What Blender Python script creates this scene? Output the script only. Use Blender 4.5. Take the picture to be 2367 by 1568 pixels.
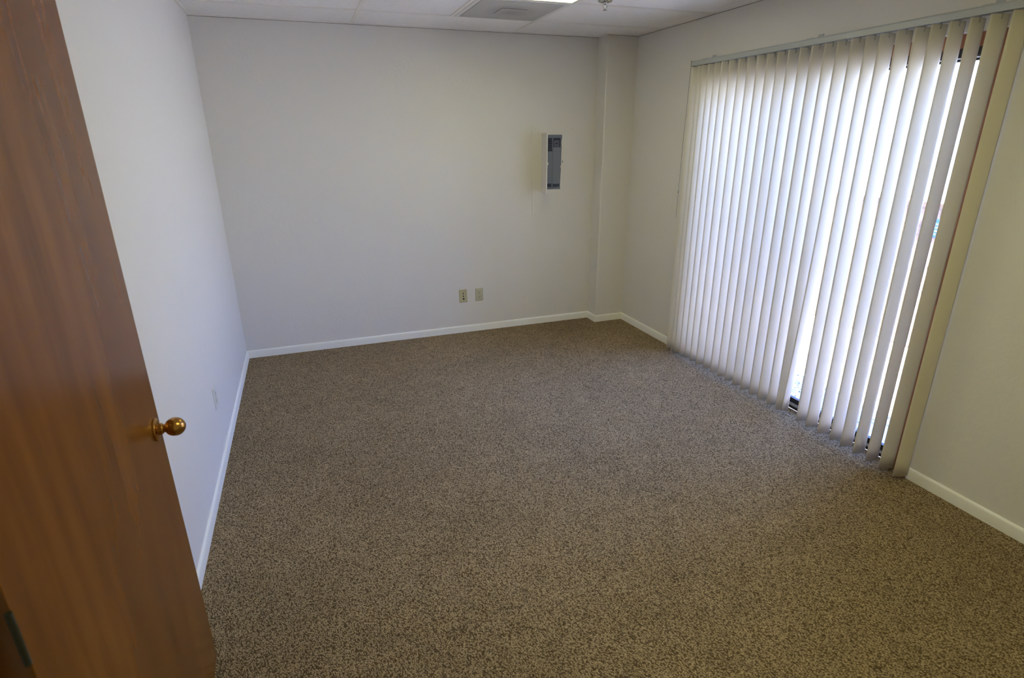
import bpy, bmesh, math, random
from mathutils import Vector, Matrix
PI = math.pi
random.seed(4)
scn = bpy.context.scene
for o in list(bpy.data.objects):
    bpy.data.objects.remove(o)
col = scn.collection

# ------------------------------------------------------------------ measurements (metres)
W, H = 3.294, 2.408            # room width (x), ceiling height
YF = -5.35                     # front wall, behind the camera
G0, R0 = 1.042, 0.483          # first ceiling tee, first cross tee
COLW, COLD = 0.281, 0.154      # corner column
OY0, OY1, OZ = -1.03, -2.992, 2.056   # opening in the right wall

# ------------------------------------------------------------------ camera
cam_d = bpy.data.cameras.new('camera')
cam = bpy.data.objects.new('camera', cam_d)
col.objects.link(cam)
cam_d.sensor_width = 36
cam_d.lens = 36 * 1301.29 / 2367
cam_d.clip_start = 0.02
r = Vector((0.94029275, -0.34030546, -0.00646044))
u = Vector((0.12154117, 0.3179781, 0.94027532))
f = Vector((0.31792654, 0.88491927, -0.34035363))
m = Matrix((r, u, -f)).transposed().to_4x4()
m.translation = Vector((0.5705, -4.63725, 1.65732))
cam.matrix_world = m
cam_d.dof.use_dof = True
cam_d.dof.focus_distance = 4.0
cam_d.dof.aperture_fstop = 5.0
scn.camera = cam

# ------------------------------------------------------------------ world, sun, exposure
world = bpy.data.worlds.new('world')
scn.world = world
world.use_nodes = True
wn = world.node_tree
wn.nodes.clear()
wo = wn.nodes.new('ShaderNodeOutputWorld')
wb = wn.nodes.new('ShaderNodeBackground')
wb.inputs['Strength'].default_value = 15.0
wn.links.new(wb.outputs[0], wo.inputs[0])
wtc = wn.nodes.new('ShaderNodeTexCoord')
wsx = wn.nodes.new('ShaderNodeSeparateXYZ')
wrp = wn.nodes.new('ShaderNodeValToRGB')
wn.links.new(wtc.outputs['Generated'], wsx.inputs[0])
wn.links.new(wsx.outputs['Z'], wrp.inputs[0])
wn.links.new(wrp.outputs[0], wb.inputs['Color'])
_e = wrp.color_ramp.elements
_e.new(0.12)
_e.new(0.38)
for _el, (_p, _c) in zip(_e, ((0.0, (0.64, 0.72, 1.0)), (0.12, (0.44, 0.56, 1.0)), (0.34, (0.19, 0.35, 1.0)), (1.0, (0.13, 0.26, 0.80)))):
    _el.position = _p
    _el.color = (*_c, 1)

sd = bpy.data.lights.new('sun', 'SUN')
sd.energy = 95
sd.angle = 0.01
sd.color = (1.0, 0.955, 0.90)
sun = bpy.data.objects.new('sun', sd)
col.objects.link(sun)
sun.rotation_euler = Vector((0.16, 0.5, -0.9)).to_track_quat('-Z', 'Y').to_euler()

scn.view_settings.view_transform = 'Standard'
scn.view_settings.look = 'None'
scn.view_settings.gamma = 1
scn.view_settings.use_curve_mapping = False
scn.view_settings.exposure = 0.46


# ------------------------------------------------------------------ material helpers
def mat(name, rgb, rough=0.6, metal=0.0, spec=0.5):
    mt = bpy.data.materials.new(name)
    mt.use_nodes = True
    b = mt.node_tree.nodes['Principled BSDF']
    b.inputs['Base Color'].default_value = (*rgb, 1)
    b.inputs['Roughness'].default_value = rough
    b.inputs['Metallic'].default_value = metal
    b.inputs['Specular IOR Level'].default_value = spec
    return mt


def N(mt, kind, **kw):
    n = mt.node_tree.nodes.new('ShaderNode' + kind)
    for k, v in kw.items():
        if k in n.inputs:
            n.inputs[k].default_value = v
        else:
            setattr(n, k, v)
    return n


def L(mt, a, b):
    mt.node_tree.links.new(a, b)


def bsdf(mt):
    return mt.node_tree.nodes['Principled BSDF']


def ramp(mt, fac, stops):
    n = N(mt, 'ValToRGB')
    cr = n.color_ramp
    while len(cr.elements) < len(stops):
        cr.elements.new(0.5)
    for e, (p, c) in zip(cr.elements, stops):
        e.position = p
        e.color = (*c, 1) if len(c) == 3 else c
    L(mt, fac, n.inputs[0])
    return n


def coords(mt, scale=(1, 1, 1), rot=(0, 0, 0)):
    tc = N(mt, 'TexCoord')
    mp = N(mt, 'Mapping')
    mp.inputs['Scale'].default_value = scale
    mp.inputs['Rotation'].default_value = rot
    L(mt, tc.outputs['Object'], mp.inputs['Vector'])
    return mp.outputs[0]


def bump(mt, height, strength, dist, prev=None):
    b = N(mt, 'Bump')
    b.inputs['Strength'].default_value = strength
    b.inputs['Distance'].default_value = dist
    L(mt, height, b.inputs['Height'])
    if prev:
        L(mt, prev, b.inputs['Normal'])
    return b.outputs[0]


# painted drywall with a soft hand-trowelled texture
def plaster(name, rgb, strength=0.5):
    mt = mat(name, rgb, 0.55, spec=0.3)
    c = coords(mt)
    n1 = N(mt, 'TexNoise', Scale=42.0, Detail=3.0, Roughness=0.6)
    n2 = N(mt, 'TexNoise', Scale=12.0, Detail=2.0, Roughness=0.5)
    L(mt, c, n1.inputs['Vector'])
    L(mt, c, n2.inputs['Vector'])
    p = bump(mt, n2.outputs[0], strength * 0.5, 0.006)
    p = bump(mt, n1.outputs[0], strength, 0.0025, p)
    L(mt, p, bsdf(mt).inputs['Normal'])
    return mt


M = {}
M['wall'] = plaster('wall_paint', (0.77, 0.735, 0.685))
M['trim'] = mat('baseboard_paint', (0.90, 0.88, 0.81), 0.4)

# loop-pile carpet, rows running diagonally
mt = mat('carpet', (0.3, 0.25, 0.18), 0.95, spec=0.1)
c0 = coords(mt, (1, 1, 1), (0, 0, math.radians(66)))
mp_ = N(mt, 'Mapping')
mp_.inputs['Scale'].default_value = (140, 255, 60)
L(mt, c0, mp_.inputs['Vector'])
c = mp_.outputs[0]
v = N(mt, 'TexVoronoi', Scale=1.0, Randomness=0.75)
L(mt, c, v.inputs['Vector'])
nz = N(mt, 'TexNoise', Scale=2.3, Detail=2.0, Roughness=0.7)
L(mt, c, nz.inputs['Vector'])
c2 = coords(mt)
nb = N(mt, 'TexNoise', Scale=9.0, Detail=4.0, Roughness=0.6)
L(mt, c2, nb.inputs['Vector'])
nr = N(mt, 'TexNoise', Scale=0.9, Detail=3.0, Roughness=0.6)
L(mt, c2, nr.inputs['Vector'])
rp = ramp(mt, v.outputs['Distance'], [(0.0, (0.59, 0.45, 0.28)), (0.40, (0.43, 0.32, 0.19)),
                                      (0.68, (0.105, 0.070, 0.037))])
fl = ramp(mt, v.outputs['Color'], [(0.1, (0.80, 0.79, 0.76)), (0.5, (0.98, 0.98, 0.98)), (1.0, (1.24, 1.24, 1.22))])
mx = N(mt, 'Mix', data_type='RGBA', blend_type='MULTIPLY')
mx.inputs['Factor'].default_value = 1
L(mt, rp.outputs[0], mx.inputs['A'])
L(mt, fl.outputs[0], mx.inputs['B'])
wr = ramp(mt, nb.outputs[0], [(0.3, (0.90, 0.90, 0.90)), (0.7, (1.10, 1.10, 1.10))])
mx2 = N(mt, 'Mix', data_type='RGBA', blend_type='MULTIPLY')
mx2.inputs['Factor'].default_value = 1
L(mt, mx.outputs['Result'], mx2.inputs['A'])
L(mt, wr.outputs[0], mx2.inputs['B'])
wr2 = ramp(mt, nr.outputs[0], [(0.35, (0.90, 0.90, 0.90)), (0.65, (1.08, 1.08, 1.08))])
mx3 = N(mt, 'Mix', data_type='RGBA', blend_type='MULTIPLY')
mx3.inputs['Factor'].default_value = 1
L(mt, mx2.outputs['Result'], mx3.inputs['A'])
L(mt, wr2.outputs[0], mx3.inputs['B'])
L(mt, mx3.outputs['Result'], bsdf(mt).inputs['Base Color'])
inv = N(mt, 'Math', operation='MULTIPLY')
inv.inputs[1].default_value = -1
L(mt, v.outputs['Distance'], inv.inputs[0])
p = bump(mt, inv.outputs[0], 0.8, 0.006)
p = bump(mt, nz.outputs[0], 0.4, 0.003, p)
L(mt, p, bsdf(mt).inputs['Normal'])
M['carpet'] = mt

# mineral-fibre ceiling tile with pin holes
mt = mat('ceiling_tile', (0.78, 0.76, 0.72), 0.9, spec=0.1)
c = coords(mt)
v = N(mt, 'TexVoronoi', Scale=150.0, Randomness=1.0)
L(mt, c, v.inputs['Vector'])
n = N(mt, 'TexNoise', Scale=60.0, Detail=3.0)
L(mt, c, n.inputs['Vector'])
gate = N(mt, 'TexNoise', Scale=30.0, Detail=1.0)
L(mt, c, gate.inputs['Vector'])
ad = N(mt, 'Math', operation='ADD')
gm = N(mt, 'MapRange')
gm.inputs['From Min'].default_value = 0.45
gm.inputs['From Max'].default_value = 0.6
gm.inputs['To Min'].default_value = 0.22
gm.inputs['To Max'].default_value = 0.0
L(mt, gate.outputs[0], gm.inputs['Value'])
L(mt, v.outputs['Distance'], ad.inputs[0])
L(mt, gm.outputs[0], ad.inputs[1])
rp = ramp(mt, ad.outputs[0], [(0.12, (0.50, 0.47, 0.44)), (0.30, (0.93, 0.90, 0.87))])
L(mt, rp.outputs[0], bsdf(mt).inputs['Base Color'])
p = bump(mt, n.outputs[0], 0.35, 0.002)
L(mt, p, bsdf(mt).inputs['Normal'])
M['tile'] = mt
M['tee'] = mat('ceiling_tee_enamel', (0.86, 0.82, 0.76), 0.45)

# vinyl vanes let a part of the daylight through
mt = bpy.data.materials.new('vinyl_vane')
mt.use_nodes = True
nt = mt.node_tree
b = nt.nodes['Principled BSDF']
b.inputs['Base Color'].default_value = (0.88, 0.82, 0.69, 1)
b.inputs['Roughness'].default_value = 0.42
b.inputs['Specular IOR Level'].default_value = 0.35
tr = nt.nodes.new('ShaderNodeBsdfTranslucent')
tr.inputs['Color'].default_value = (0.86, 0.84, 0.82, 1)
ms = nt.nodes.new('ShaderNodeMixShader')
ms.inputs[0].default_value = 0.26
nt.links.new(b.outputs[0], ms.inputs[1])
nt.links.new(tr.outputs[0], ms.inputs[2])
nt.links.new(ms.outputs[0], nt.nodes['Material Output'].inputs['Surface'])
M['vane'] = mt

M['rail'] = mat('rail_enamel', (0.47, 0.49, 0.50), 0.35)
M['clip'] = mat('clear_grey_plastic', (0.42, 0.41, 0.38), 0.3)
M['cord'] = mat('grey_cord', (0.22, 0.21, 0.19), 0.7)
M['shadow_line'] = mat('grey_brown_shadow_line', (0.30, 0.27, 0.23), 0.7)
M['black'] = mat('black_anodised_frame', (0.012, 0.011, 0.013), 0.35)
M['alu'] = mat('mill_aluminium', (0.55, 0.55, 0.57), 0.35, 0.9)
M['rubber'] = mat('black_rubber', (0.015, 0.015, 0.015), 0.6)

mt = mat('terracotta_stain', (0.33, 0.115, 0.045), 0.6)
c = coords(mt, (30, 30, 2))
n = N(mt, 'TexNoise', Scale=3.0, Detail=4.0)
L(mt, c, n.inputs['Vector'])
rp = ramp(mt, n.outputs[0], [(0.3, (0.27, 0.09, 0.035)), (0.7, (0.40, 0.15, 0.06))])
L(mt, rp.outputs[0], bsdf(mt).inputs['Base Color'])
M['terracotta'] = mt

mt = bpy.data.materials.new('clear_glass')
mt.use_nodes = True
nt = mt.node_tree
nt.nodes.remove(nt.nodes['Principled BSDF'])
t_ = nt.nodes.new('ShaderNodeBsdfTransparent')
t_.inputs['Color'].default_value = (0.93, 0.96, 0.95, 1)
g_ = nt.nodes.new('ShaderNodeBsdfGlossy')
g_.inputs['Roughness'].default_value = 0.02
fr = nt.nodes.new('ShaderNodeFresnel')
fr.inputs['IOR'].default_value = 1.25
ms = nt.nodes.new('ShaderNodeMixShader')
nt.links.new(fr.outputs[0], ms.inputs[0])
nt.links.new(t_.outputs[0], ms.inputs[1])
nt.links.new(g_.outputs[0], ms.inputs[2])
nt.links.new(ms.outputs[0], nt.nodes['Material Output'].inputs['Surface'])
M['glass'] = mt

# stained flush door veneer
mt = mat('stained_veneer', (0.22, 0.09, 0.03), 0.24, spec=0.24)
c = coords(mt, (11.0, 11.0, 1.6))
n1 = N(mt, 'TexNoise', Scale=1.2, Detail=2.5, Roughness=0.5, Distortion=0.0)
L(mt, c, n1.inputs['Vector'])
cf = coords(mt, (50.0, 50.0, 3.0))
n2 = N(mt, 'TexNoise', Scale=1.6, Detail=3.0, Roughness=0.6)
L(mt, cf, n2.inputs['Vector'])
rp = ramp(mt, n1.outputs[0], [(0.22, (0.105, 0.036, 0.005)), (0.42, (0.145, 0.050, 0.006)),
                              (0.60, (0.180, 0.064, 0.008)), (0.85, (0.21, 0.078, 0.010))])
rf = ramp(mt, n2.outputs[0], [(0.3, (0.96, 0.96, 0.96)), (0.7, (1.02, 1.02, 1.02))])
mx = N(mt, 'Mix', data_type='RGBA', blend_type='MULTIPLY')
mx.inputs['Factor'].default_value = 1
L(mt, rp.outputs[0], mx.inputs['A'])
L(mt, rf.outputs[0], mx.inputs['B'])
L(mt, mx.outputs['Result'], bsdf(mt).inputs['Base Color'])
M['veneer'] = mt

mt = mat('aged_brass', (0.50, 0.27, 0.07), 0.24, 1.0)
c = coords(mt)
n = N(mt, 'TexNoise', Scale=35.0, Detail=4.0)
L(mt, c, n.inputs['Vector'])
rp = ramp(mt, n.outputs[0], [(0.35, (0.40, 0.20, 0.055)), (0.65, (0.56, 0.32, 0.08))])
L(mt, rp.outputs[0], bsdf(mt).inputs['Base Color'])
M['brass'] = mt

M['hinge'] = mat('tarnished_hinge', (0.018, 0.017, 0.006), 0.6)
M['ivory'] = mat('ivory_plastic', (0.52, 0.47, 0.27), 0.35)
M['ivory_pale'] = mat('pale_ivory_plastic', (0.56, 0.53, 0.38), 0.35)
M['white_ivory'] = mat('off_white_plastic', (0.70, 0.69, 0.62), 0.35)
M['slot'] = mat('dark_slot', (0.02, 0.018, 0.012), 0.6)
M['screw'] = mat('screw_metal', (0.5, 0.47, 0.38), 0.35, 0.8)
M['panel_paint'] = plaster('panel_cover_paint', (0.77, 0.735, 0.68), 0.2)
M['deadfront'] = mat('grey_enamel', (0.165, 0.18, 0.215), 0.45)
M['blank'] = mat('blank_cover_grey', (0.22, 0.235, 0.27), 0.45)
M['breaker'] = mat('black_bakelite', (0.012, 0.013, 0.022), 0.4)
M['toggle'] = mat('breaker_toggle', (0.008, 0.008, 0.01), 0.4)
M['breaker_grey'] = mat('slate_breaker', (0.11, 0.115, 0.165), 0.4)
M['chrome'] = mat('chrome', (0.55, 0.55, 0.56), 0.15, 1.0)
M['steel_white'] = mat('white_enamel_steel', (0.72, 0.71, 0.67), 0.4)

# return grille face, dusty around its middle
mt = mat('dusty_grille', (0.42, 0.41, 0.38), 0.7)
c = coords(mt)
tcv = N(mt, 'VectorMath', operation='LENGTH')
mp = N(mt, 'Mapping')
mp.inputs['Scale'].default_value = (4.2, 4.2, 0)
tc = N(mt, 'TexCoord')
L(mt, tc.outputs['Object'], mp.inputs['Vector'])
L(mt, mp.outputs[0], tcv.inputs[0])
n = N(mt, 'TexNoise', Scale=14.0, Detail=4.0)
L(mt, c, n.inputs['Vector'])
ad = N(mt, 'Math', operation='MULTIPLY_ADD')
ad.inputs[1].default_value = 0.25
L(mt, n.outputs[0], ad.inputs[0])
L(mt, tcv.outputs['Value'], ad.inputs[2])
rp = ramp(mt, ad.outputs[0], [(0.15, (0.30, 0.28, 0.255)), (0.95, (0.46, 0.45, 0.42))])
L(mt, rp.outputs[0], bsdf(mt).inputs['Base Color'])
M['grille'] = mt

mt = bpy.data.materials.new('lamp_lens')
mt.use_nodes = True
nt = mt.node_tree
b = nt.nodes['Principled BSDF']
b.inputs['Base Color'].default_value = (0.8, 0.8, 0.7, 1)
b.inputs['Emission Color'].default_value = (1.0, 0.98, 0.47, 1)
b.inputs['Emission Strength'].default_value = 6.6
M['lens'] = mt

# outdoors
mt = mat('sandy_brick', (0.5, 0.36, 0.28), 0.9)
tc = N(mt, 'TexCoord')
sx = N(mt, 'SeparateXYZ')
cx = N(mt, 'CombineXYZ')
L(mt, tc.outputs['Object'], sx.inputs[0])
L(mt, sx.outputs['Y'], cx.inputs['X'])
L(mt, sx.outputs['Z'], cx.inputs['Y'])
br = N(mt, 'TexBrick')
br.inputs['Color1'].default_value = (0.115, 0.078, 0.058, 1)
br.inputs['Color2'].default_value = (0.15, 0.105, 0.085, 1)
br.inputs['Mortar'].default_value = (0.075, 0.055, 0.043, 1)
br.inputs['Scale'].default_value = 1.0
br.inputs['Mortar Size'].default_value = 0.007
br.inputs['Brick Width'].default_value = 0.22
br.inputs['Row Height'].default_value = 0.072
L(mt, cx.outputs[0], br.inputs['Vector'])
L(mt, br.outputs['Color'], bsdf(mt).inputs['Base Color'])
M['brick'] = mt

mt = mat('pale_concrete', (0.6, 0.57, 0.53), 0.9)
c = coords(mt)
n = N(mt, 'TexNoise', Scale=60.0, Detail=4.0)
L(mt, c, n.inputs['Vector'])
rp = ramp(mt, n.outputs[0], [(0.35, (0.42, 0.38, 0.36)), (0.55, (0.66, 0.63, 0.60))])
L(mt, rp.outputs[0], bsdf(mt).inputs['Base Color'])
M['concrete'] = mt

mt = mat('pebbled_aggregate', (0.5, 0.45, 0.42), 0.9)
c = coords(mt)
v = N(mt, 'TexVoronoi', Scale=70.0)
L(mt, c, v.inputs['Vector'])
rp = ramp(mt, v.outputs['Color'], [(0.15, (0.06, 0.045, 0.05)), (0.30, (0.50, 0.46, 0.45)), (1.0, (0.72, 0.69, 0.66))])
L(mt, rp.outputs[0], bsdf(mt).inputs['Base Color'])
p = bump(mt, v.outputs['Distance'], 0.6, 0.008)
L(mt, p, bsdf(mt).inputs['Normal'])
M['pebble'] = mt
M['sign_blue'] = mat('blue_sign_enamel', (0.004, 0.035, 0.17), 0.4)
M['sign_white'] = mat('white_sign_mark', (0.14, 0.17, 0.2), 0.5)
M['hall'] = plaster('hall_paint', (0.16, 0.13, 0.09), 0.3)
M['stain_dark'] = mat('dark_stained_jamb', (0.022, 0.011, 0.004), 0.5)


# ------------------------------------------------------------------ mesh helpers
def box(bm, x0, x1, y0, y1, z0, z1):
    x0, x1 = sorted((x0, x1)); y0, y1 = sorted((y0, y1)); z0, z1 = sorted((z0, z1))
    vs = [bm.verts.new(p) for p in ((x0, y0, z0), (x1, y0, z0), (x1, y1, z0), (x0, y1, z0),
                                    (x0, y0, z1), (x1, y0, z1), (x1, y1, z1), (x0, y1, z1))]
    for q in ((3, 2, 1, 0), (4, 5, 6, 7), (0, 1, 5, 4), (1, 2, 6, 5), (2, 3, 7, 6), (3, 0, 4, 7)):
        bm.faces.new([vs[i] for i in q])
    return vs


def prism(bm, poly, frame):
    """extrude a 2D outline; frame(a, b, t) maps outline + t in {0,1} to 3D"""
    lo = [bm.verts.new(frame(a, b_, 0)) for a, b_ in poly]
    hi = [bm.verts.new(frame(a, b_, 1)) for a, b_ in poly]
    k = len(poly)
    bm.faces.new(lo[::-1])
    bm.faces.new(hi)
    for i in range(k):
        j = (i + 1) % k
        bm.faces.new((lo[i], lo[j], hi[j], hi[i]))


def lathe(bm, prof, axis_m, seg=32):
    """prof: list (r, t) ; axis_m: 4x4 mapping local z axis"""
    rings = []
    for r_, t in prof:
        if r_ < 1e-6:
            rings.append([bm.verts.new(axis_m @ Vector((0, 0, t)))])
        else:
            rings.append([bm.verts.new(axis_m @ Vector((r_ * math.cos(2 * PI * k / seg), r_ * math.sin(2 * PI * k / seg), t)))
                          for k in range(seg)])
    for a, b_ in zip(rings, rings[1:]):
        for k in range(seg):
            k2 = (k + 1) % seg
            if len(a) == 1 and len(b_) == 1:
                continue
            if len(a) == 1:
                bm.faces.new((a[0], b_[k], b_[k2]))
            elif len(b_) == 1:
                bm.faces.new((a[k], b_[0], a[k2]))
            else:
                bm.faces.new((a[k], b_[k], b_[k2], a[k2]))


def tube(bm, pts, r_, seg=8):
    pts = [Vector(p) for p in pts]
    rings = []
    for i, p in enumerate(pts):
        d = (pts[min(i + 1, len(pts) - 1)] - pts[max(i - 1, 0)]).normalized()
        q = d.to_track_quat('Z', 'Y').to_matrix()
        rings.append([bm.verts.new(p + q @ Vector((r_ * math.cos(2 * PI * k / seg), r_ * math.sin(2 * PI * k / seg), 0)))
                      for k in range(seg)])
    for a, b_ in zip(rings, rings[1:]):
        for k in range(seg):
            bm.faces.new((a[k], a[(k + 1) % seg], b_[(k + 1) % seg], b_[k]))
    bm.faces.new(rings[0][::-1])
    bm.faces.new(rings[-1])


def AX(origin, direction):
    q = Vector(direction).to_track_quat('Z', 'Y').to_matrix().to_4x4()
    q.translation = Vector(origin)
    return q


def obj(name, bm, material, parent=None, smooth=False, bevel=0, seg=2):
    bmesh.ops.recalc_face_normals(bm, faces=bm.faces)
    me = bpy.data.meshes.new(name)
    bm.to_mesh(me)
    bm.free()
    me.materials.append(material)
    o = bpy.data.objects.new(name, me)
    col.objects.link(o)
    if parent is not None:
        o.parent = parent
        pl = parent
        off = Vector((0, 0, 0))
        while pl is not None:
            off += pl.location
            pl = pl.parent
        # meshes are modelled in world space: shift them into the parent's space
        me.transform(Matrix.Translation(-off))
    if smooth:
        for p_ in me.polygons:
            p_.use_smooth = True
        me.set_sharp_from_angle(angle=math.radians(40))
    if bevel:
        md = o.modifiers.new('bevel', 'BEVEL')
        md.width = bevel
        md.segments = seg
        md.limit_method = 'ANGLE'
    return o


def thing(name, label, cat, loc, group=None):
    o = bpy.data.objects.new(name, None)
    o.empty_display_size = 0.05
    col.objects.link(o)
    o.location = loc
    o['label'] = label
    o['category'] = cat
    if group:
        o['group'] = group
    return o


def tag(o, label=None, cat=None, kind=None):
    if label: o['label'] = label
    if cat: o['category'] = cat
    if kind: o['kind'] = kind
    return o


def B(*boxes):
    bm = bmesh.new()
    for b_ in boxes:
        box(bm, *b_)
    return bm


# ------------------------------------------------------------------ room shell
tag(obj('floor', B((-0.0, W, YF, 0, -0.05, 0), (W, W + 0.05, OY0, OY1, -0.05, 0)), M['carpet']),
    'brown speckled loop pile carpet covering the whole room', 'floor', 'structure')
tag(obj('wall_back', B((-0.15, W + 0.16, 0, 0.04, -0.05, 2.75)), M['wall']),
    'blank off-white back wall with breaker panel and two small plates', 'wall', 'structure')
# hole behind the breaker panel is only as deep as the wall skin, the panel sits on the skin

# left wall, a shallow step at the doorway by the camera
tag(obj('wall_left', B((-0.15, 0, -3.90, 0, -0.05, 2.75), (-0.15, 0.10, -3.96, -3.90, -0.05, 2.75),
                       (-0.15, 0.10, -4.88, -3.96, 2.08, 2.75), (-0.15, 0.10, YF, -4.88, -0.05, 2.75)), M['wall']),
    'long off-white left wall catching bluish daylight', 'wall', 'structure')
tag(obj('wall_front', B((-0.15, W + 0.16, YF - 0.15, YF, -0.05, 2.75)), M['wall']),
    'off-white wall behind the photographer', 'wall', 'structure')


def arc(cx_, cy_, r_, a0, a1, n_=6):
    return [(cx_ + r_ * math.cos(math.radians(a0 + (a1 - a0) * k / n_)),
             cy_ + r_ * math.sin(math.radians(a0 + (a1 - a0) * k / n_))) for k in range(n_ + 1)]


bm = bmesh.new()
BR = 0.024
X1 = W + 0.16
# piece beyond the opening, rounded at (W, OY0)
prism(bm, [(X1, 0)] + [(W, 0)] + arc(W + BR, OY0 + BR, BR, 180, 270, 14) + [(X1, OY0)],
      lambda a, b_, t: (a, b_, -0.05 + t * (OZ + 0.05)))
prism(bm, [(X1, OY1)] + arc(W + BR, OY1 - BR, BR, 90, 180, 14) + [(W, YF), (X1, YF)],
      lambda a, b_, t: (a, b_, -0.05 + t * (OZ + 0.05)))
prism(bm, [(X1, 2.75), (W, 2.75), (W, OZ + 0.0001)] + [(X1, OZ + 0.0001)],
      lambda a, b_, t: (a, YF * t, b_))
tag(obj('wall_right', bm, M['wall']),
    'off-white right wall around the sliding glass door', 'wall', 'structure')

# corner column with softly rounded outer corner
bm = bmesh.new()
rr = 0.012
prism(bm, [(W, 0), (W - COLW, 0)] + arc(W - COLW + rr, -COLD + rr, rr, 180, 270, 10) + [(W, -COLD)],
      lambda a, b_, t: (a, b_, t * H))
tag(obj('wall_column', bm, M['wall']),
    'narrow boxed-out corner column right of the breaker panel', 'column', 'structure')


# baseboards with rounded top edge
def baseboard(name, path_pts, label):
    """path: list of (x, y) on the wall line; board grows to the right-hand side of travel"""
    t_ = 0.011
    h_ = 0.062
    prof = [(0, 0), (t_, 0), (t_, h_ - 0.012), (t_ * 0.8, h_ - 0.005), (t_ * 0.45, h_ - 0.001), (0, h_)]
    P = [Vector((x, y)) for x, y in path_pts]
    nrm = []
    for i in range(len(P) - 1):
        d = (P[i + 1] - P[i]).normalized()
        nrm.append(Vector((d.y, -d.x)))
    bm = bmesh.new()
    rings = []
    for i, p_ in enumerate(P):
        if i == 0: off = nrm[0]
        elif i == len(P) - 1: off = nrm[-1]
        else:
            s_ = nrm[i - 1] + nrm[i]
            off = s_ / max(1e-6, s_.dot(nrm[i]))
        rings.append([bm.verts.new((p_.x + off.x * a, p_.y + off.y * a, b_)) for a, b_ in prof])
    for a, b_ in zip(rings, rings[1:]):
        for k in range(len(prof)):
            k2 = (k + 1) % len(prof)
            bm.faces.new((a[k], a[k2], b_[k2], b_[k]))
    bm.faces.new(rings[0])
    bm.faces.new(rings[-1][::-1])
    return tag(obj(name, bm, M['trim'], smooth=True), label, 'baseboard', 'structure')


baseboard('baseboard_left', [(0, -3.89), (0, 0)], 'off-white baseboard along the left wall')
baseboard('baseboard_back', [(0, 0), (W - COLW, 0), (W - COLW, -COLD), (W, -COLD)],
          'off-white baseboard along the back wall and around the column')
baseboard('baseboard_right_far', [(W, -COLD), (W, OY0 + 0.02)], 'short off-white baseboard between column and blinds')
baseboard('baseboard_right_near', [(W + 0.02, OY1), (W + 0.0, OY1 - 0.018), (W, YF)],
          'off-white baseboard running toward the camera right of the blinds')

# ceiling: tiles (slightly recessed) with the tee grid as its part
ceil = obj('ceiling', B((-0.15, X1, YF - 0.15, 0.04, H + 0.0045, H + 0.03)), M['tile'])
tag(ceil, 'suspended ceiling of pin-holed white tiles', 'ceiling', 'structure')
bm = bmesh.new()
tw = 0.012


def tee(x0, x1, y0, y1):
    box(bm, x0, x1, y0, y1, H - 0.0005, H + 0.012)


for xx in (G0, G0 + 1.22):
    tee(xx - tw, xx + tw, YF, 0)
yy = -R0
while yy > YF:
    tee(0, G0 - tw, yy - tw, yy + tw)
    tee(G0 + tw, G0 + 1.22 - tw, yy - tw, yy + tw)
    tee(G0 + 1.22 + tw, W, yy - tw, yy + tw)
    yy -= 0.61
tee(G0 + 0.61 - tw, G0 + 0.61 + tw, -R0 - 0.61 + tw, -R0 - tw)
tee(G0 + 0.61 - tw, G0 + 0.61 + tw, -R0 - 1.22 + tw, -R0 - 0.61 - tw)
# wall angle
tee(0, 0.02, YF, -0.02)
tee(0, W - COLW, -0.02, 0)
tee(W - 0.02, W, YF, -COLD)
tee(W - COLW - 0.02, W - COLW, -COLD - 0.02, -0.02)
tee(W - COLW, W - 0.02, -COLD - 0.02, -COLD)
obj('ceiling_grid', bm, M['tee'], ceil, bevel=0.001, seg=1)
# thin dark strips standing in for the shadowed crack between angle and wall
tag(obj('shadow_strip', B((0, W - COLW, -0.004, 0, H - 0.0030, H - 0.0005), (W - 0.004, W, YF, -COLD, H - 0.0030, H - 0.0005),
                    (W - COLW, W - 0.004, -COLD - 0.004, -COLD, H - 0.0030, H - 0.0005)), M['shadow_line']),
    'thin dark strip drawn as the shadow line where the walls meet the ceiling', 'trim', 'structure')

# ------------------------------------------------------------------ air return grille in the ceiling
gx0, gx1, gy0, gy1 = G0 + 0.61 + tw, G0 + 1.22 - tw, -R0 - 0.61 + tw, -R0 - tw
gcx, gcy = (gx0 + gx1) / 2, (gy0 + gy1) / 2
t = thing('ceiling_vent', 'square grey ceiling air vent with dusty centre next to the lit lamp', 'vent', (gcx, gcy, H))
obj('face', B((gx0 + 0.03, gx1 - 0.03, gy0 + 0.03, gy1 - 0.03, H - 0.006, H - 0.001)), M['grille'], t, bevel=0.002)
bm = bmesh.new()
for (a, b_, c_, d_) in ((gx0, gx1, gy0, gy0 + 0.03), (gx0, gx1, gy1 - 0.03, gy1),
                        (gx0, gx0 + 0.03, gy0 + 0.03, gy1 - 0.03), (gx1 - 0.03, gx1, gy0 + 0.03, gy1 - 0.03)):
    box(bm, a, b_, c_, d_, H - 0.003, H + 0.002)
obj('frame', bm, M['steel_white'], t, bevel=0.0012)
obj('centre_plate', B((gcx - 0.085, gcx + 0.085, gcy - 0.085, gcy + 0.085, H - 0.011, H - 0.0065)), M['grille'], t, bevel=0.002)

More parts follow.
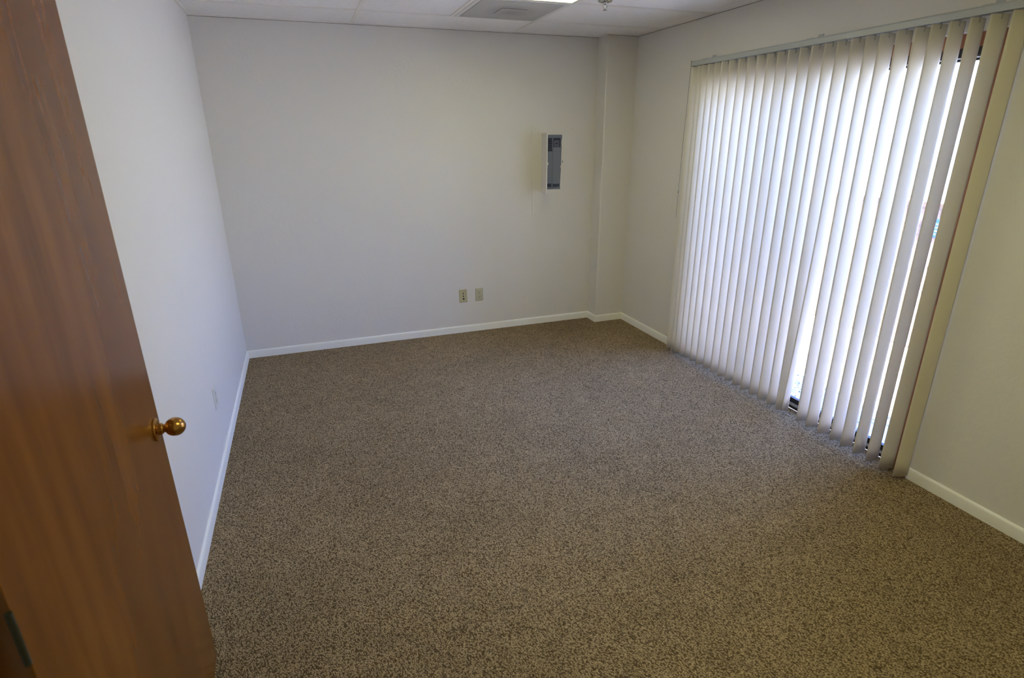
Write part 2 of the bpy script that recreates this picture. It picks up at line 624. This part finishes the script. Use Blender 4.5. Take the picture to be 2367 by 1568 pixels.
# ------------------------------------------------------------------ fluorescent troffer, lit
def troffer(yc, label, xa):
    lx0, lx1, ly0, ly1 = xa + tw, G0 + 1.22 - tw, yc - 0.305 + tw, yc + 0.305 - tw
    t = thing('ceiling_light', label, 'lamp', ((lx0 + lx1) / 2, (ly0 + ly1) / 2, H))
    obj('lens', B((lx0 + 0.022, lx1 - 0.022, ly0 + 0.022, ly1 - 0.022, H - 0.004, H)), M['lens'], t)
    bm = bmesh.new()
    for (a, b_, c_, d_) in ((lx0, lx1, ly0, ly0 + 0.022), (lx0, lx1, ly1 - 0.022, ly1),
                            (lx0, lx0 + 0.022, ly0 + 0.022, ly1 - 0.022), (lx1 - 0.022, lx1, ly0 + 0.022, ly1 - 0.022)):
        box(bm, a, b_, c_, d_, H - 0.006, H + 0.002)
    obj('door_frame', bm, M['steel_white'], t, bevel=0.001)


troffer(-R0 - 0.915, 'glowing yellow-white recessed ceiling light beside the dusty air vent', G0 + 0.61)
troffer(-R0 - 3.355, 'assumed second recessed ceiling light, out of view overhead near the wooden door', G0)  # unseen lamp, added to match the yellowish light on the near right wall

# ------------------------------------------------------------------ sprinkler
sx_, sy_ = 2.395, -1.235
t = thing('sprinkler_head', 'small chrome fire sprinkler hanging from the ceiling beside the lit lamp', 'sprinkler', (sx_, sy_, H))
bm = bmesh.new()
lathe(bm, [(0.014, 0.004), (0.020, 0.010), (0.030, 0.013), (0.041, 0.009), (0.044, 0.002), (0.044, -0.001), (0.014, -0.001)],
      AX((sx_, sy_, H - 0.0005), (0, 0, -1)))
obj('escutcheon', bm, M['chrome'], t, smooth=True)
bm = bmesh.new()
lathe(bm, [(0, -0.001), (0.0125, -0.001), (0.0125, 0.020), (0.008, 0.024), (0, 0.024)], AX((sx_, sy_, H - 0.001), (0, 0, -1)), 16)
for s in (-1, 1):
    tube(bm, [(sx_ + s * 0.008, sy_, H - 0.022), (sx_ + s * 0.013, sy_, H - 0.034), (sx_ + s * 0.003, sy_, H - 0.050)], 0.0022)
tube(bm, [(sx_, sy_, H - 0.024), (sx_, sy_, H - 0.052)], 0.0022)
obj('body', bm, M['chrome'], t, smooth=True)
bm = bmesh.new()
lathe(bm, [(0, 0), (0.013, 0.0005), (0.014, 0.002), (0, 0.003)], AX((sx_, sy_, H - 0.052), (0, 0, -1)), 20)
obj('deflector', bm, M['chrome'], t, smooth=True)

# ------------------------------------------------------------------ sliding glass door in the right wall
PX = W + 0.052                 # room-side plane of the black frame
FY0, FY1, FZ = OY0 - 0.055, OY1 + 0.125, 2.000
# stained boards lining the opening behind the frame
tag(obj('trim_2', B((PX - 0.006, X1 - 0.01, OY0, FY0, 0, OZ), (PX - 0.006, X1 - 0.01, FY1, OY1, 0, OZ),
                    (PX - 0.006, X1 - 0.01, FY0, FY1, FZ, OZ)), M['terracotta'], bevel=0.002),
    'rust brown wooden surround of the sliding glass door', 'trim', 'structure')
t = thing('door_1', 'black framed sliding glass door behind the vertical blinds', 'door', (PX, (FY0 + FY1) / 2, 0))
t['kind'] = 'structure'
fd = 0.095
obj('outer_frame', B((PX, PX + fd, FY0, FY0 - 0.035, 0, FZ), (PX, PX + fd, FY1 + 0.035, FY1, 0, FZ),
                     (PX, PX + fd, FY0 - 0.035, FY1 + 0.035, FZ - 0.038, FZ),
                     (PX, PX + fd, FY0 - 0.035, FY1 + 0.035, 0, 0.018)), M['black'], t, bevel=0.002)
obj('sill_track', B((PX + 0.012, PX + 0.020, FY0 - 0.036, FY1 + 0.036, 0.018, 0.030),
                    (PX + 0.002, PX + 0.040, FY0 - 0.036, FY1 + 0.036, 0.0182, 0.0215)), M['alu'], t)
mid = (FY0 + FY1) / 2


def sash(xa, ya, yb, nm):
    st = 0.022
    z0_, z1_ = 0.024, FZ - 0.040
    fr_ = obj(nm, B((xa, xa + 0.028, ya, ya - st, z0_, z1_), (xa, xa + 0.028, yb + st, yb, z0_, z1_),
                    (xa, xa + 0.028, ya - st, yb + st, z0_, 0.060), (xa, xa + 0.028, ya - st, yb + st, z1_ - 0.012, z1_)),
              M['black'], t, bevel=0.0015)
    obj('glass_pane', B((xa + 0.011, xa + 0.016, ya - st + 0.004, yb + st - 0.004, 0.056, z1_ - 0.008)), M['glass'], fr_)
    return fr_


s1 = sash(PX + 0.020, mid + 0.02, FY1 + 0.020, 'sliding_panel')
s2 = sash(PX + 0.058, FY0 - 0.020, mid - 0.02, 'fixed_panel')
bm = bmesh.new()
hy = FY1 + 0.034
tube(bm, [(PX + 0.022, hy, 0.90), (PX - 0.010, hy, 0.905), (PX - 0.014, hy, 0.93), (PX - 0.014, hy, 1.05), (PX - 0.010, hy, 1.075),
          (PX + 0.022, hy, 1.08)], 0.007)
box(bm, PX + 0.014, PX + 0.021, hy - 0.012, hy + 0.010, 0.88, 1.10)
obj('pull_handle', bm, M['black'], s1, smooth=True)

# ------------------------------------------------------------------ vertical blinds
PXV = 3.226                    # pivot line of the vanes
ZT, ZB = 2.098, 0.030
blind = thing('vertical_blind', 'cream vertical vane blind covering the sliding glass door', 'blind', (PXV, -2.03, ZT))
bm = bmesh.new()
ra = 0.022
prof = [(-ra, 0.0), (-ra, 0.026), (-ra + 0.005, 0.033), (ra - 0.005, 0.033), (ra, 0.026), (ra, 0.0),
        (ra - 0.008, 0.0), (ra - 0.008, 0.006), (-ra + 0.008, 0.006), (-ra + 0.008, 0.0)]
RY0, RY1 = -1.010, -3.085
prism(bm, prof, lambda a, b_, t_: (PXV + a, RY0 + (RY1 - RY0) * t_, ZT + b_))
head = obj('headrail', bm, M['rail'], blind, bevel=0.001)
obj('end_cap', B((PXV - ra - 0.001, PXV + ra + 0.001, RY0, RY0 + 0.003, ZT - 0.001, ZT + 0.034)), M['cord'], head)
for by in (-1.134, -2.007, -2.879):
    bm = bmesh.new()
    box(bm, PXV - 0.012, W - 0.0005, by - 0.018, by + 0.018, ZT + 0.0335, ZT + 0.0365)
    box(bm, W - 0.004, W - 0.0005, by - 0.018, by + 0.018, ZT + 0.0365, ZT + 0.060)
    obj('bracket', bm, M['rail'], head)

# measured bottom corner (room-side edge) of every vane along the wall, and its turn away from the wall plane
VY = [-1.046, -1.108, -1.155, -1.217, -1.285, -1.352, -1.427, -1.507, -1.588, -1.669, -1.746, -1.824, -1.906, -1.984, -2.063,
      -2.147, -2.221, -2.301, -2.381, -2.456, -2.539, -2.621, -2.693, -2.772, -2.852, -2.925, -3.003]
VA = [62, 66, 72, 74, 74, 74, 75, 76, 75, 75, 77, 78, 80, 77, 76, 79, 76, 79, 78, 80, 79, 80, 80, 83, 85, 73.5, 76]
CH = 0.081
nseg = 8


def vane_mesh(ang_top, ang_bot, shift=(0, 0), power=1.0, width=CH):
    bm = bmesh.new()
    rows = 2 if (ang_top == ang_bot and shift == (0, 0)) else 26
    grid = []
    for i in range(rows + 1):
        f_ = i / rows                      # 0 top .. 1 bottom
        z_ = (ZT - 0.006) + (ZB - (ZT - 0.006)) * f_
        g = f_ ** power
        a = math.radians(ang_top + (ang_bot - ang_top) * g)
        d = Vector((math.sin(a), -math.cos(a)))
        nrm = Vector((-math.cos(a), -math.sin(a)))      # faces the near end of the room
        row = []
        for k in range(nseg + 1):
            s_ = k / nseg * 2 - 1
            bow = 0.0065 * (1 - s_ * s_) - 0.003
            p_ = d * (s_ * width / 2) + nrm * bow + Vector(shift) * g
            row.append(bm.verts.new((p_.x, p_.y, z_)))
        grid.append(row)
    for a_, b_ in zip(grid, grid[1:]):
        for k in range(nseg):
            bm.faces.new((a_[k], a_[k + 1], b_[k + 1], b_[k]))
    return bm


def link_vane(bm, px, py, label=None):
    me = bpy.data.meshes.new('vane')
    bm.to_mesh(me)
    bm.free()
    me.materials.append(M['vane'])
    for p_ in me.polygons:
        p_.use_smooth = True
    o = bpy.data.objects.new('vane', me)
    col.objects.link(o)
    o.parent = blind
    o.location = Vector((px, py, 0)) - blind.location
    md = o.modifiers.new('thickness', 'SOLIDIFY')
    md.thickness = 0.0009
    md.offset = 0
    if label: o['label'] = label
    # carrier clip gripping the top edge
    cb = bmesh.new()
    box(cb, -0.0022, 0.0022, -0.0060, -0.0040, ZT - 0.024, ZT - 0.006)
    box(cb, -0.0022, 0.0022, 0.0010, 0.0030, ZT - 0.024, ZT - 0.006)
    box(cb, -0.0060, 0.0060, -0.0060, 0.0060, ZT - 0.006, ZT - 0.003)
    box(cb, -0.0025, 0.0025, -0.0025, 0.0025, ZT - 0.003, ZT + 0.004)
    me2 = bpy.data.meshes.new('carrier_clip')
    cb.to_mesh(me2)
    cb.free()
    me2.materials.append(M['clip'])
    c_ = bpy.data.objects.new('carrier_clip', me2)
    col.objects.link(c_)
    c_.parent = o
    return o


for i, (vy, va) in enumerate(zip(VY, VA)):
    a = math.radians(va)
    # the measured corner sits at the room-side end of the chord
    py = vy - math.cos(a) * CH / 2
    if i == 17:
        link_vane(vane_mesh(va, 108, (0.020, 0.074), 2.6), PXV, py, 'twisted vane swung aside at its foot, brightly lit')
    elif i == 16:
        link_vane(vane_mesh(va, 66, (0, 0), 1.0), PXV, py)
    else:
        link_vane(vane_mesh(va, va + random.uniform(-1.5, 1.5)), PXV + random.uniform(-0.002, 0.002), py)

bm = bmesh.new()
tube(bm, [(PXV - 0.02, -1.008, ZT + 0.002), (PXV - 0.028, -1.007, 1.6), (PXV - 0.030, -1.006, 1.07)], 0.0014, 6)
tube(bm, [(PXV - 0.03, -1.006, 1.262), (PXV - 0.03, -1.006, 1.245)], 0.0035, 8)
obj('pull_cord', bm, M['cord'], blind)

# ------------------------------------------------------------------ breaker panel on the back wall
cx0, cx1, cz0, cz1 = 2.428, 2.816, 0.974, 1.735
hx, dz0, dz1 = 2.516, 1.204, 1.672        # door hinge line and height
ox0, ox1, oz0, oz1 = 2.530, 2.694, 1.213, 1.660
t = thing('breaker_panel', 'wall-mounted breaker panel with its small white door standing open', 'electrical panel',
          ((cx0 + cx1) / 2, 0, 1.35))
# cover with its opening, the right side of the cut a little ragged with old paint
bm = bmesh.new()
CT = 0.0035
ZSK = -CT - 0.012
box(bm, cx0, cx1, -CT, -0.0004, cz0, oz0)
box(bm, cx0, cx1, -CT, -0.0004, oz1, cz1)
box(bm, cx0, ox0, -CT, -0.0004, oz0, oz1)
rag = [(ox1, oz0), (ox1 - 0.004, 1.23), (ox1 - 0.002, 1.30), (ox1 + 0.001, 1.37), (ox1 + 0.001, 1.385), (ox1 - 0.004, 1.40),
       (ox1 + 0.002, 1.415), (ox1 + 0.002, 1.50), (ox1 + 0.004, 1.56), (ox1 + 0.001, 1.60), (ox1 + 0.007, 1.64), (ox1 + 0.006, oz1),
       (cx1, oz1), (cx1, oz0)]
prism(bm, rag, lambda a, b_, t_: (a, -0.0004 - (CT - 0.0004) * t_, b_))
obj('cover', bm, M['panel_paint'], t)
bm = bmesh.new()
for (a, b_, c_, d_) in ((hx - 0.004, 2.722, dz1 + 0.004, dz1 + 0.012), (2.716, 2.722, dz0 - 0.006, dz1 + 0.004)):
    box(bm, a, b_, -CT - 0.0015, -CT, c_, d_)
obj('door_stop', bm, M['panel_paint'], t, bevel=0.0006)
for sx2, sz2 in ((cx0 + 0.03, cz0 + 0.03), (cx1 - 0.03, cz0 + 0.03), (cx0 + 0.03, cz1 - 0.03), (cx1 - 0.03, cz1 - 0.03)):
    bm = bmesh.new()
    lathe(bm, [(0, 0.0035), (0.004, 0.003), (0.006, 0.0005), (0.006, 0)], AX((sx2, -CT, sz2), (0, -1, 0)), 14)
    obj('screw', bm, M['panel_paint'], t, smooth=True)
# inside
obj('dead_front', B((ox0 - 0.001, ox1 + 0.008, -0.0030, -0.0005, oz0 - 0.001, oz1 + 0.001)), M['deadfront'], t)
lc0, lc1, rc0, rc1 = 2.545, 2.608, 2.620, 2.684
ztop, zlow = 1.634, 1.252
ph = (1.634 - 1.527) / 6
for k in range(6):
    z1_ = ztop - k * ph
    br_ = obj('breaker', B((lc0, lc1, -0.0095, -0.0031, z1_ - ph + 0.0012, z1_ - 0.0004)), M['breaker'], t, bevel=0.0008)
    obj('toggle', B((lc0 + 0.034, lc0 + 0.052, -0.0155, -0.0096, z1_ - ph + 0.006, z1_ - 0.005)), M['toggle'], br_, bevel=0.001)
br_ = obj('main_breaker', B((rc0, rc1, -0.0095, -0.0031, 1.560, ztop)), M['breaker'], t, bevel=0.0008)
obj('breaker_face', B((rc0 + 0.002, rc1 - 0.012, -0.0125, -0.0096, 1.563, 1.615)), M['breaker_grey'], br_, bevel=0.001)
obj('toggle', B((rc0 + 0.018, rc0 + 0.034, -0.019, -0.0126, 1.585, 1.596)), M['toggle'], br_, bevel=0.001)
bm = bmesh.new()
zz = 1.526
while zz > zlow + 0.018:
    box(bm, lc0, lc1, -0.0046, -0.0031, zz - 0.015, zz - 0.001)
    zz -= 0.0178
obj('blank_cover', bm, M['blank'], t, bevel=0.0008)
bm = bmesh.new()
zz = 1.558
while zz > zlow + 0.018:
    box(bm, rc0, rc1, -0.0046, -0.0031, zz - 0.015, zz - 0.001)
    zz -= 0.0178
obj('blank_cover', bm, M['blank'], t, bevel=0.0008)
obj('spare_slot', B((lc0, lc1, -0.0040, -0.0031, 1.233, 1.252 + 0.018)), M['breaker'], t)
obj('spare_slot', B((rc0, rc1, -0.0040, -0.0031, 1.233, 1.252 + 0.018)), M['breaker'], t)
obj('latch_slot', B((2.7065, 2.7115, -CT - 0.0006, -CT + 0.0002, 1.432, 1.450)), M['slot'], t)
# open door, swung a little past square
an = math.radians(103.5)
dw = 0.222
dv = Vector((math.cos(an), -math.sin(an)))
nv = Vector((-dv.y, dv.x))
bm = bmesh.new()
o2 = Vector((hx, -CT - 0.002))
tt = 0.0022


def pq(s_, n_):
    q = o2 + dv * s_ + nv * n_
    return q


poly = [pq(0, -tt), pq(0, tt), pq(dw, tt), pq(dw, -tt)]
prism(bm, [(q.x, q.y) for q in poly], lambda a, b_, t_: (a, b_, dz0 + (dz1 - dz0) * t_))
# folded rim of the sheet-metal door
poly = [pq(dw - 0.002, -tt), pq(dw - 0.002, 0.010), pq(dw, 0.010), pq(dw, -tt)]
prism(bm, [(q.x, q.y) for q in poly], lambda a, b_, t_: (a, b_, dz0 + (dz1 - dz0) * t_))
pd = obj('panel_door', bm, M['panel_paint'], t)
bm = bmesh.new()
q = pq(dw - 0.010, 0.002)
lathe(bm, [(0, 0.018), (0.007, 0.018), (0.011, 0.014), (0.011, 0), (0, 0)], AX((q.x, q.y, 1.437), (nv.x, nv.y, 0)), 16)
obj('latch', bm, M['white_ivory'], pd, smooth=True)


# ------------------------------------------------------------------ wall plates
def plate(name, label, cat, origin, right, normal, w_, h_, kind, material, tilt=0, group=None):
    right = Vector(right)
    normal = Vector(normal)
    up = Vector((0, 0, 1))
    rm = Matrix.Rotation(tilt, 3, normal)
    right = rm @ right
    up = rm @ up
    O = Vector(origin)
    t = thing(name, label, cat, O, group)

    def fr(a, b_, n_):
        return O + right * a + up * b_ + normal * n_

    bm = bmesh.new()
    a_, b2 = w_ / 2, h_ / 2
    ed = 0.004
    lo = [bm.verts.new(fr(x, y, 0.0005)) for x, y in ((-a_, -b2), (a_, -b2), (a_, b2), (-a_, b2))]
    mi = [bm.verts.new(fr(x, y, 0.003)) for x, y in ((-a_, -b2), (a_, -b2), (a_, b2), (-a_, b2))]
    hi = [bm.verts.new(fr(x, y, 0.0062)) for x, y in ((-a_ + ed, -b2 + ed), (a_ - ed, -b2 + ed), (a_ - ed, b2 - ed), (-a_ + ed, b2 - ed))]
    bm.faces.new(lo[::-1]); bm.faces.new(hi)
    for A, Bq in ((lo, mi), (mi, hi)):
        for k in range(4):
            bm.faces.new((A[k], A[(k + 1) % 4], Bq[(k + 1) % 4], Bq[k]))
    obj('faceplate', bm, material, t)

    def disc(nm, x, y, r_, mt_, h0=0.0062, h1=0.0075, par=t, sg=18):
        bm = bmesh.new()
        q = AX(fr(x, y, h0), normal)
        lathe(bm, [(0, h1 - h0), (r_ * 0.85, h1 - h0), (r_, (h1 - h0) * 0.5), (r_, 0), (0, 0)], q, sg)
        return obj(nm, bm, mt_, par, smooth=True)

    def rect(nm, x, y, w2, h2, mt_, h0, h1, par=t):
        bm = bmesh.new()
        prism(bm, [(x - w2, y - h2), (x + w2, y - h2), (x + w2, y + h2), (x - w2, y + h2)],
              lambda a, b_, t_: fr(a, b_, h0 + (h1 - h0) * t_))
        return obj(nm, bm, mt_, par)

    if kind == 'jack':
        disc('screw', 0, 0.046, 0.0035, M['screw'])
        disc('screw', 0, -0.046, 0.0035, M['screw'])
        disc('jack_hole', 0, 0.021, 0.0058, M['slot'], 0.0062, 0.0067)
        disc('jack_hole', 0, -0.003, 0.0058, M['slot'], 0.0062, 0.0067)
        disc('jack_ring', 0.001, -0.027, 0.0115, M['white_ivory'], 0.0062, 0.0072)
        rect('jack_socket', 0.001, -0.027, 0.0075, 0.0085, M['slot'], 0.0072, 0.0078)
    else:
        disc('screw', 0, 0, 0.003, M['screw'])
        for s in (1, -1):
            y0 = s * 0.0205
            bm = bmesh.new()
            pts_ = [(x, y) for x, y in arc(0, y0, 0.017, 40, 140, 8)] + [(x, y) for x, y in arc(0, y0, 0.017, 220, 320, 8)]
            prism(bm, pts_, lambda a, b_, t_: fr(a, b_, 0.0055 + 0.003 * t_))
            rc = obj('receptacle', bm, material, t, bevel=0.0006)
            bm = bmesh.new()
            for (x, y, w2, h2) in ((-0.0062, y0 + 0.004, 0.0014, 0.0048), (0.0062, y0 + 0.004, 0.0014, 0.0040),
                                   (0, y0 - 0.0075, 0.0028, 0.0028)):
                prism(bm, [(x - w2, y - h2), (x + w2, y - h2), (x + w2, y + h2), (x - w2, y + h2)],
                      lambda a, b_, t_: fr(a, b_, 0.0080 + 0.0008 * t_))
            obj('outlet_slot', bm, M['slot'], rc)
    return t


plate('jack_plate', 'yellowed telephone and cable jack plate, slightly crooked, low on back wall', 'wall plate',
      (1.784, 0, 0.336), (1, 0, 0), (0, -1, 0), 0.070, 0.115, 'jack', M['ivory'], math.radians(1.5))
plate('power_outlet', 'ivory double power outlet low on the back wall, right of the jack plate', 'outlet',
      (1.931, 0, 0.334), (1, 0, 0), (0, -1, 0), 0.068, 0.114, 'outlet', M['ivory_pale'])
plate('power_outlet', 'pale double power outlet low on the left wall beyond the door knob', 'outlet',
      (0, -1.562, 0.362), (0, 1, 0), (1, 0, 0), 0.072, 0.116, 'outlet', M['white_ivory'], math.radians(0))

# ------------------------------------------------------------------ open wooden door by the camera
FE = Vector((0.108, -2.953))           # free edge, face toward the room
HE = Vector((0.139, -3.866))           # hinge edge
dd = (HE - FE).normalized()
nn = Vector((-dd.y, dd.x))             # should point to +x
if nn.x < 0: nn = -nn
door = thing('door_2', 'reddish brown flush wooden door standing open along the left wall', 'door', (HE.x, HE.y, 0.012))
door['kind'] = 'structure'
bm = bmesh.new()
TH = 0.044
pl = [FE, HE, HE - nn * TH, FE - nn * TH]
prism(bm, [(p_.x, p_.y) for p_ in pl], lambda a, b_, t_: (a, b_, 0.012 + 2.03 * t_))
obj('door_leaf', bm, M['veneer'], door, bevel=0.0015)
# knob
KC = FE + dd * 0.062
KZ = 0.903
n3 = Vector((nn.x, nn.y, 0))
k0 = Vector((KC.x, KC.y, KZ))
bm = bmesh.new()
lathe(bm, [(0, 0.0005), (0.032, 0.0005), (0.0325, 0.003), (0.031, 0.0065), (0.026, 0.0085), (0.019, 0.009), (0, 0.009)], AX(k0, n3), 40)
rose = obj('knob_rose', bm, M['brass'], door, smooth=True)
bm = bmesh.new()
ks = 0.0262
prof = [(0, 0.0092), (0.0165, 0.0092), (0.0165, 0.0165), (0.0145, 0.0175), (0.0135, 0.0205), (0.0105, 0.0215), (0.0105, 0.0230)]
for k in range(4, 25):
    th = PI * (1 - k / 24)
    z_ = 0.0485 + ks * math.cos(th) * 1.0
    prof.append((max(0, ks * math.sin(th)), z_))
prof = [(r_, t_) for i_, (r_, t_) in enumerate(prof) if not (i_ == 7 and r_ < 0.0105)]
lathe(bm, prof, AX(k0, n3), 48)
obj('door_knob', bm, M['brass'], door, smooth=True)
for hz in (0.22, 1.03, 1.83):
    bm = bmesh.new()
    hp = HE + dd * 0.012 + nn * 0.003
    tube(bm, [(hp.x, hp.y, hz - 0.045), (hp.x, hp.y, hz + 0.045)], 0.0045, 12)
    obj('hinge', bm, M['hinge'], door, smooth=True)

# door casing and dim hallway past the hinge side
tag(obj('trim_3', B((-0.16, 0.112, -3.985, -3.961, 0, 2.08), (-0.16, 0.112, -4.879, -4.855, 0, 2.08),
                    (-0.16, 0.112, -4.855, -3.985, 2.056, 2.0795)), M['stain_dark'], bevel=0.002),
    'dark stained frame of the doorway near the camera', 'trim', 'structure')
tag(obj('wall_hall', B((-1.35, -1.25, -5.3, -3.5, -0.05, 2.45), (-1.25, -0.151, -3.6, -3.5, -0.05, 2.45),
                       (-1.25, -0.151, -5.3, -5.2, -0.05, 2.45), (-1.25, -0.151, -5.2, -3.6, 2.41, 2.45)), M['hall']),
    'dim hallway walls beyond the doorway', 'wall', 'structure')
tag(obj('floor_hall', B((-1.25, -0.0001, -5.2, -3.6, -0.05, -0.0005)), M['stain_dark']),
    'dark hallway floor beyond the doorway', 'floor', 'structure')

# ------------------------------------------------------------------ outside
tag(obj('ground', B((W + 0.161, 12, -12, 10, -0.30, -0.14)), M['concrete']),
    'pale paved ground outside the glass door', 'ground', 'structure')
tag(obj('patio_slab', B((W + 0.161, 4.35, -5.0, 2.0, -0.14, -0.06)), M['pebble'], bevel=0.01),
    'pebble-finished patio slab just outside the glass door', 'patio')
tag(obj('concrete_walk', B((4.36, 5.27, -6.0, 4.0, -0.14, -0.07)), M['concrete'], bevel=0.01),
    'pale concrete walk along the foot of the brick wall outside', 'path')
t = thing('brick_wall', 'low sunlit sandy brick wall outside, across from the glass door', 'wall', (5.40, -1.0, -0.14))
obj('brickwork', B((5.28, 5.50, -7.0, 5.0, -0.14, 1.13)), M['brick'], t)
obj('coping', B((5.26, 5.52, -7.0, 5.0, 1.13, 1.18)), M['concrete'], t, bevel=0.006)
t = thing('outdoor_sign', 'small blue sign with white markings on the brick wall outside', 'sign', (5.27, -1.60, 0.94))
obj('sign_board', B((5.272, 5.2795, -1.78, -1.42, 0.865, 1.010)), M['sign_blue'], t, bevel=0.001)
bm = bmesh.new()
for (zc, ya, yb) in ((0.972, -1.70, -1.50), (0.945, -1.74, -1.46), (0.918, -1.68, -1.52), (0.893, -1.74, -1.46)):
    y_ = ya
    while y_ < yb:
        w_ = random.uniform(0.008, 0.018)
        box(bm, 5.2712, 5.2725, y_, y_ + w_, zc - 0.006, zc + 0.006)
        y_ += w_ + 0.006
obj('sign_marking', bm, M['sign_white'], t)
